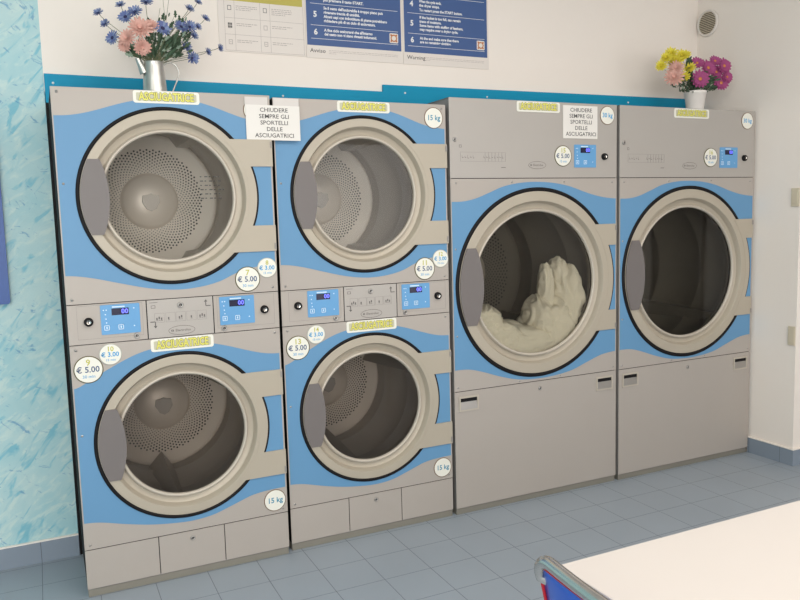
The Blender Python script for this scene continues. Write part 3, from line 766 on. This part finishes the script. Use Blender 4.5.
# ------------------------------------------------------------------ flowers
# tin pitcher
pv=Vector((.372,.12,H1+.0005))
pit=empty('tin_pitcher',pv)
mb=MB(); mb.lathe(0,0,[(.0001,.001),(.044,.001),(.0455,.004),(.0445,.010),(.041,.06),(.037,.115),(.0345,.134),(.036,.138),(.0335,.138),(.032,.13),(.036,.06),(.040,.01),(.0001,.008)],m_tin)
mb.v=[(a*1.03,b_*1.03,c*.955) for a,b_,c in mb.v]; mb.build('pitcher_body',pit)
sp=MB(); sp.tube([(-.036,-.004,.088),(-.046,-.006,.11),(-.060,-.008,.143)],[.018,.013,.009],m_tin,12,False); sp.build('spout',pit,label='small angled spout')
hp=[(.034,0,.125),(.045,0,.135),(.060,0,.138),(.076,0,.130),(.086,0,.112),(.086,0,.09),(.078,0,.065),(.066,0,.035),(.058,0,.012),(.045,0,.010)]
MB().tube([(a*1.08,b_,c*.97) for a,b_,c in hp],.0028,m_tin,8).build('pitcher_handle',pit,label='thin looped wire handle')
tag(pit,'small galvanised tin pitcher standing on the leftmost stacked dryer','pitcher')
po=Vector((3.232,.14,H3+.0005))
pot=MB(); pot.lathe(0,0,[(.0001,.0),(.058,.0),(.060,.004),(.075,.105),(.080,.108),(.082,.122),(.078,.124),(.072,.118),(.06,.03),(.0001,.02)],m_pot)
pot.lathe(0,0,[(.0001,.10),(.073,.10)],m_leaf); pot.v=[(a*.74,b_*.74,c*.94) for a,b_,c in pot.v]
o=pot.build('flower_pot',loc=po); tag(o,'white ceramic flower pot standing on the rightmost dryer','flower pot')

def headmesh(kind,rnd):
    mb=MB()
    def petal(a,L,wd,up,m,notch=False,curl=0.0,z0=0.0):
        c,s_=math.cos(a),math.sin(a); tx,ty=-s_,c; vs=[]
        for u,ww in ((0,.25),(.45,.8),(.8,1),(1,.45)):
            zz=z0+up*L*u+curl*L*u*u; rr=L*u*math.sqrt(max(.1,1-up*up*.5))
            for e in (-1,0,1): vs.append((c*rr+tx*e*wd*ww/2,s_*rr+ty*e*wd*ww/2,zz+(.12*wd if e==0 else 0)*-1+(-.15*L if notch and u==1 and e==0 else 0)*0))
        fs=[(3*i+j,3*i+j+1,3*i+j+4,3*i+j+3) for i in range(3) for j in range(2)]; mb.add(vs,fs,m,True)
    def core(r,z,m): 
        vs=[(r*math.cos(2*PI*i/8),r*math.sin(2*PI*i/8),z) for i in range(8)]+[(0,0,z+r*.7)]; mb.add(vs,[(i,(i+1)%8,8) for i in range(8)],m,True)
        mb.add([(r*.8*math.cos(2*PI*i/8),r*.8*math.sin(2*PI*i/8),z) for i in range(8)]+[(0,0,z-r*1.6)],[((i+1)%8,i,8) for i in range(8)],m_leaf,True)
    if kind=='corn':
        for lay,(n,L,up) in enumerate(((13,1,.25),(12,.85,.6),(9,.55,1.0))):
            for i in range(n): petal(2*PI*i/n+lay*.3+rnd.uniform(-.1,.1),L*rnd.uniform(.75,1.1),.24,up,m_corn if rnd.random()<.6 else m_cornl)
        core(.22,.12,m_corec)
    elif kind=='open':
        for lay,(n,L,up) in enumerate(((15,1,.12),(14,.8,.3))):
            for i in range(n): petal(2*PI*i/n+lay*.2,L*rnd.uniform(.8,1.08),.25,up,m_cornl if rnd.random()<.6 else m_corn)
        core(.24,.08,m_corec)
    elif kind=='pink':
        for lay,(n,L,up,) in enumerate(((16,1,.1),(15,.85,.35),(11,.6,.7),(7,.35,1))):
            for i in range(n): petal(2*PI*i/n+lay*.3,L*rnd.uniform(.85,1.05),.24,up,m_pink)
        core(.12,.1,m_pink)
    elif kind=='yellow':
        for lay,(n,L,up) in enumerate(((15,1,.15),(13,.85,.5),(10,.6,.9),(6,.35,1.2))):
            for i in range(n): petal(2*PI*i/n+lay*.35,L*rnd.uniform(.7,1.1),.26,up,m_yelf,curl=.1)
        core(.15,.1,m_yelf)
    elif kind=='mag':
        for lay,(n,L,up) in enumerate(((15,1,.1),(13,.8,.3))):
            for i in range(n): petal(2*PI*i/n+lay*.25,L*rnd.uniform(.88,1.05),.30,up,m_mag)
        core(.2,.08,m_orange)
    return mb
heads={}
def flower(name,kind,px,py,Y,rad,base,label,group,face=None,seed=0):
    rnd=random.Random(seed*13+5); p=at(px,py,Y)
    if kind not in heads: heads[kind]=headmesh(kind,random.Random(2)).build('flower_head'); ho=heads[kind]
    else: ho=heads[kind].copy(); col.objects.link(ho)
    f=empty(name,base)
    ho.parent=f
    out=(p-Vector((base[0],base[1],base[2]+.06))); out.y-= .06+.05*rnd.random()
    if face: out=Vector(face)
    out=out.normalized(); out=(out*(.6 if base.x<2 else .35)+Vector(((-.15 if base.x<2 else -.62)+rnd.uniform(-.25,.25),-.75,.15+rnd.uniform(-.25,.2)))*.6).normalized()
    ho.rotation_mode='QUATERNION'; ho.rotation_quaternion=out.to_track_quat('Z','Y'); ho.scale=(rad,)*3; ho.location=p-base
    P0=Vector((0,0,0)); P3=p-base-out*rad*.3; P1=Vector((P3.x*.25,P3.y*.25,P3.z*.55)); P2=P3-out*.03+Vector((0,0,-.01))
    path=[]
    for i in range(11):
        t_=i/10; path.append(P0*(1-t_)**3+P1*3*t_*(1-t_)**2+P2*3*t_*t_*(1-t_)+P3*t_**3)
    MB().tube(path,.0011,m_stem,5).build('stem',f)
    return tag(f,label,'flower',group)
B1=pv+Vector((0,0,.11))
CF=[ (98.5,13,'small blue cornflower at the top far left of the tin pitcher bouquet',9),
(105.5,24,'small blue cornflower below the leftmost one of the pitcher bouquet',9),
(112.5,38,'wide open blue cornflower at the lower left of the pitcher bouquet',13),
(120.5,5.5,'blue cornflower near the top, left of the pink blooms',9),
(125.5,17,'blue cornflower just above and left of the pink blooms',13),
(135,12,'blue cornflower directly above the big pink bloom',12),
(146,2.5,'blue cornflower cut by the top of the photo above the pink blooms',11),
(162.5,28.5,'large pale blue open cornflower with dark centre in mid bouquet',15),
(181,27,'hazy blue cornflower right of the large open one',13),
(189,9,'blue cornflower on a long stem at the upper right',9),
(197.5,2.5,'topmost right blue cornflower at the photo edge',8),
(205,19,'blue cornflower at right, end of a short spray',9),
(197.5,27,'blue cornflower left of and below the right spray end',8),
(189.5,27,'blue cornflower in the dense right cluster, upper',12),
(193.5,36,'blue cornflower in the dense right cluster, lower',9),
(186,47,'blue cornflower low on the right over the leaves',11),
(192,58,'double blue cornflower hanging lowest at the right',12),
(207.5,52,'small blue cornflower on a thin sideways stem at right',8),
(219.5,48,'rightmost small blue cornflower touching the white poster',8)]
sc1=1/262.
for i,(px,py,lab,r_) in enumerate(CF):
    Y=.12+ (-.03 if r_>11 else .02)*(1 if i%2 else .5)
    flower('cornflower','open' if r_ in (13,15) else 'corn',px,py,Y,r_*.62*sc1,B1,lab,'blue cornflowers in the tin pitcher',seed=i)
PK=[(140,28,'largest pink chrysanthemum at the centre left of the pitcher bouquet',17,None),(127,38,'pink chrysanthemum left of the largest one',13,None),
(142,47,'drooping pink chrysanthemum lowest of the pink blooms',13,(.3,-.6,-.7)),(151,26,'pink chrysanthemum at the right of the largest one',11,None),(124,46,'pale pink chrysanthemum at the lower left edge',9,(-.5,-.6,-.5))]
for i,(px,py,lab,r_,fc) in enumerate(PK):
    flower('pink_chrysanthemum','pink',px,py,.075+.005*i,r_*.72*sc1,B1,lab,'pink chrysanthemums in the tin pitcher',face=fc,seed=40+i)
def leaves(name,base,regions,n,size,label,palefrac,Y0,dy,seed):
    rnd=random.Random(seed); mb=MB()
    for i in range(n):
        x0,x1,y0,y1=rnd.choice(regions); p=at(rnd.uniform(x0,x1),rnd.uniform(y0,y1),Y0+rnd.uniform(-dy,dy))
        d=(p-base).normalized(); d=(d+Vector((rnd.uniform(-.6,.6),rnd.uniform(-.7,.3),rnd.uniform(-.5,.6)))).normalized()
        L=size*rnd.uniform(.6,1.3); W_=L*.26; sd=d.cross(Vector((rnd.uniform(-.4,.4),-1,rnd.uniform(-.4,.4)))).normalized(); nn=d.cross(sd)
        m_=m_leafp if rnd.random()<palefrac else m_leaf
        vs=[];
        for u,w_ in ((0,.1),(.2,.55),(.3,.35),(.5,1),(.6,.5),(.8,.6),(1,.05)):
            c_=p+d*(L*(u-.5))+nn*(-.2*L*u*u)
            for e in (-1,0,1): vs.append(c_+sd*(e*W_*w_)+nn*(0.08*L if e else 0))
        mb.add(vs,[(3*a+b_,3*a+b_+1,3*a+b_+4,3*a+b_+3) for a in range(6) for b_ in range(2)],m_,True)
        if i%4==0:
            mid=(p+base)/2+Vector((0,0,.01)); mb.tube([base,mid,p],.0009,m_stem,4)
    o=mb.build(name); tag(o,label,'foliage',kind='stuff')
leaves('leafy_foliage',B1,[(132,180,40,56),(145,172,34,60),(150,190,30,52),(128,150,46,56),(166,182,36,58)],300,.028,'dark and pale green artificial leaves filling the tin pitcher bouquet',.16,.12,.035,3)
leaves('filler_sprigs',B1,[(158,176,14,30),(176,186,18,34),(142,156,18,26)],34,.024,'thin grey green sprigs rising above the tin pitcher bouquet',.5,.13,.02,9)
th=MB()
for (a,b_) in (((165,20),(163,0)),((166,22),(169,-3)),((158,22),(160,8))):
    th.tube([B1,at((a[0]+158)/2,(a[1]+55)/2,.13),at(*a,.13),at(*b_,.13)],.0007,m_stem,5)
tag(th.build('bare_stems'),'thin bare stems rising above the middle of the pitcher bouquet','stems',kind='stuff')
B2=po+Vector((0,0,.10)); S2c=1.14/213.
for i,(px,py,r_,lab) in enumerate([(671,54,7,'topmost left yellow chrysanthemum over the white pot'),(682,56,7,'topmost right yellow chrysanthemum over the white pot'),(675,62,8,'yellow chrysanthemum just above the peach blooms'),
(661,66,6,'leftmost yellow chrysanthemum over the white pot'),(689,68,6.5,'yellow chrysanthemum right of the peach blooms, upper'),(684,77,6,'yellow chrysanthemum right of the peach blooms, lower'),(666,58,6,'yellow chrysanthemum at the upper left shoulder of the pot bouquet'),(686,55,5,'small yellow chrysanthemum at the upper right of the yellow cluster')]):
    flower('yellow_chrysanthemum','yellow',px,py,.10+.01*(i%3),r_*S2c,B2,lab,'yellow chrysanthemums in the white pot',seed=60+i)
for i,(px,py,r_,lab) in enumerate([(674,77,10,'largest peach bloom at the lower left of the white pot bouquet'),(676,68,8,'smaller peach bloom between the yellow flowers')]):
    flower('peach_chrysanthemum','pink',px,py,.085,r_*S2c,B2,lab,'peach blooms in the white pot',seed=80+i)
for i,(px,py,r_,lab) in enumerate([(700,79,9.5,'magenta daisy with visible orange centre, lowest left of its cluster'),(708,68,9,'magenta daisy at the centre of the magenta cluster'),(716,72,8,'magenta daisy right of the cluster centre'),(724,66,8.5,'magenta daisy at the upper right of the cluster'),
(721,83,8.5,'magenta daisy at the lower right of the cluster'),(697,63,7,'magenta daisy at the upper left, half hidden'),(727,77,7,'rightmost magenta daisy over the white pot'),(715,61,6.5,'topmost magenta daisy with a thin stem behind')]):
    flower('magenta_daisy','mag',px,py,.09+.012*(i%3),r_*S2c,B2,lab,'magenta daisies in the white pot',seed=90+i)
leaves('leafy_foliage',B2,[(678,712,80,92),(684,716,74,90),(670,720,76,88),(686,692,58,76)],260,.034,'dark green artificial leaves filling the white pot bouquet',.05,.13,.03,4)

# ------------------------------------------------------------------ lights
def area(name,loc,sx,sy,power,colr=(1,.94,.875),rot=(0,0,0)):
    l=bpy.data.lights.new(name,'AREA'); l.shape='RECTANGLE'; l.size=sx; l.size_y=sy; l.energy=power; l.color=colr
    o=bpy.data.objects.new(name,l); o.location=loc; o.rotation_euler=rot; col.objects.link(o); return o
area('ceiling_and_fill_lamp',(.7,-2.2,2.9),1.8,.5,22)
area('ceiling_and_fill_lamp',(2.2,-2.0,2.9),1.8,.5,17)
area('ceiling_and_fill_lamp',(1.0,-4.0,2.9),1.6,.5,12)
area('ceiling_and_fill_lamp',(-1.3,-2.6,2.9),.5,1.6,12)  # added fill from the left, brightens the right wall
area('window_daylight',(-.92,-5.19,1.5),2.6,1.9,76,(1,.955,.91),(R(90),0,0))
area('window_daylight',(3.37,-5.19,1.5),2.3,1.9,26,(1,.955,.91),(R(90),0,0))
w=bpy.data.worlds.new('world'); sc.world=w; w.use_nodes=True; w.node_tree.nodes['Background'].inputs[0].default_value=(.7,.8,1,1); w.node_tree.nodes['Background'].inputs[1].default_value=.6
sc.view_settings.view_transform='Standard'; sc.view_settings.look='None'; sc.view_settings.gamma=1; sc.view_settings.exposure=0.52
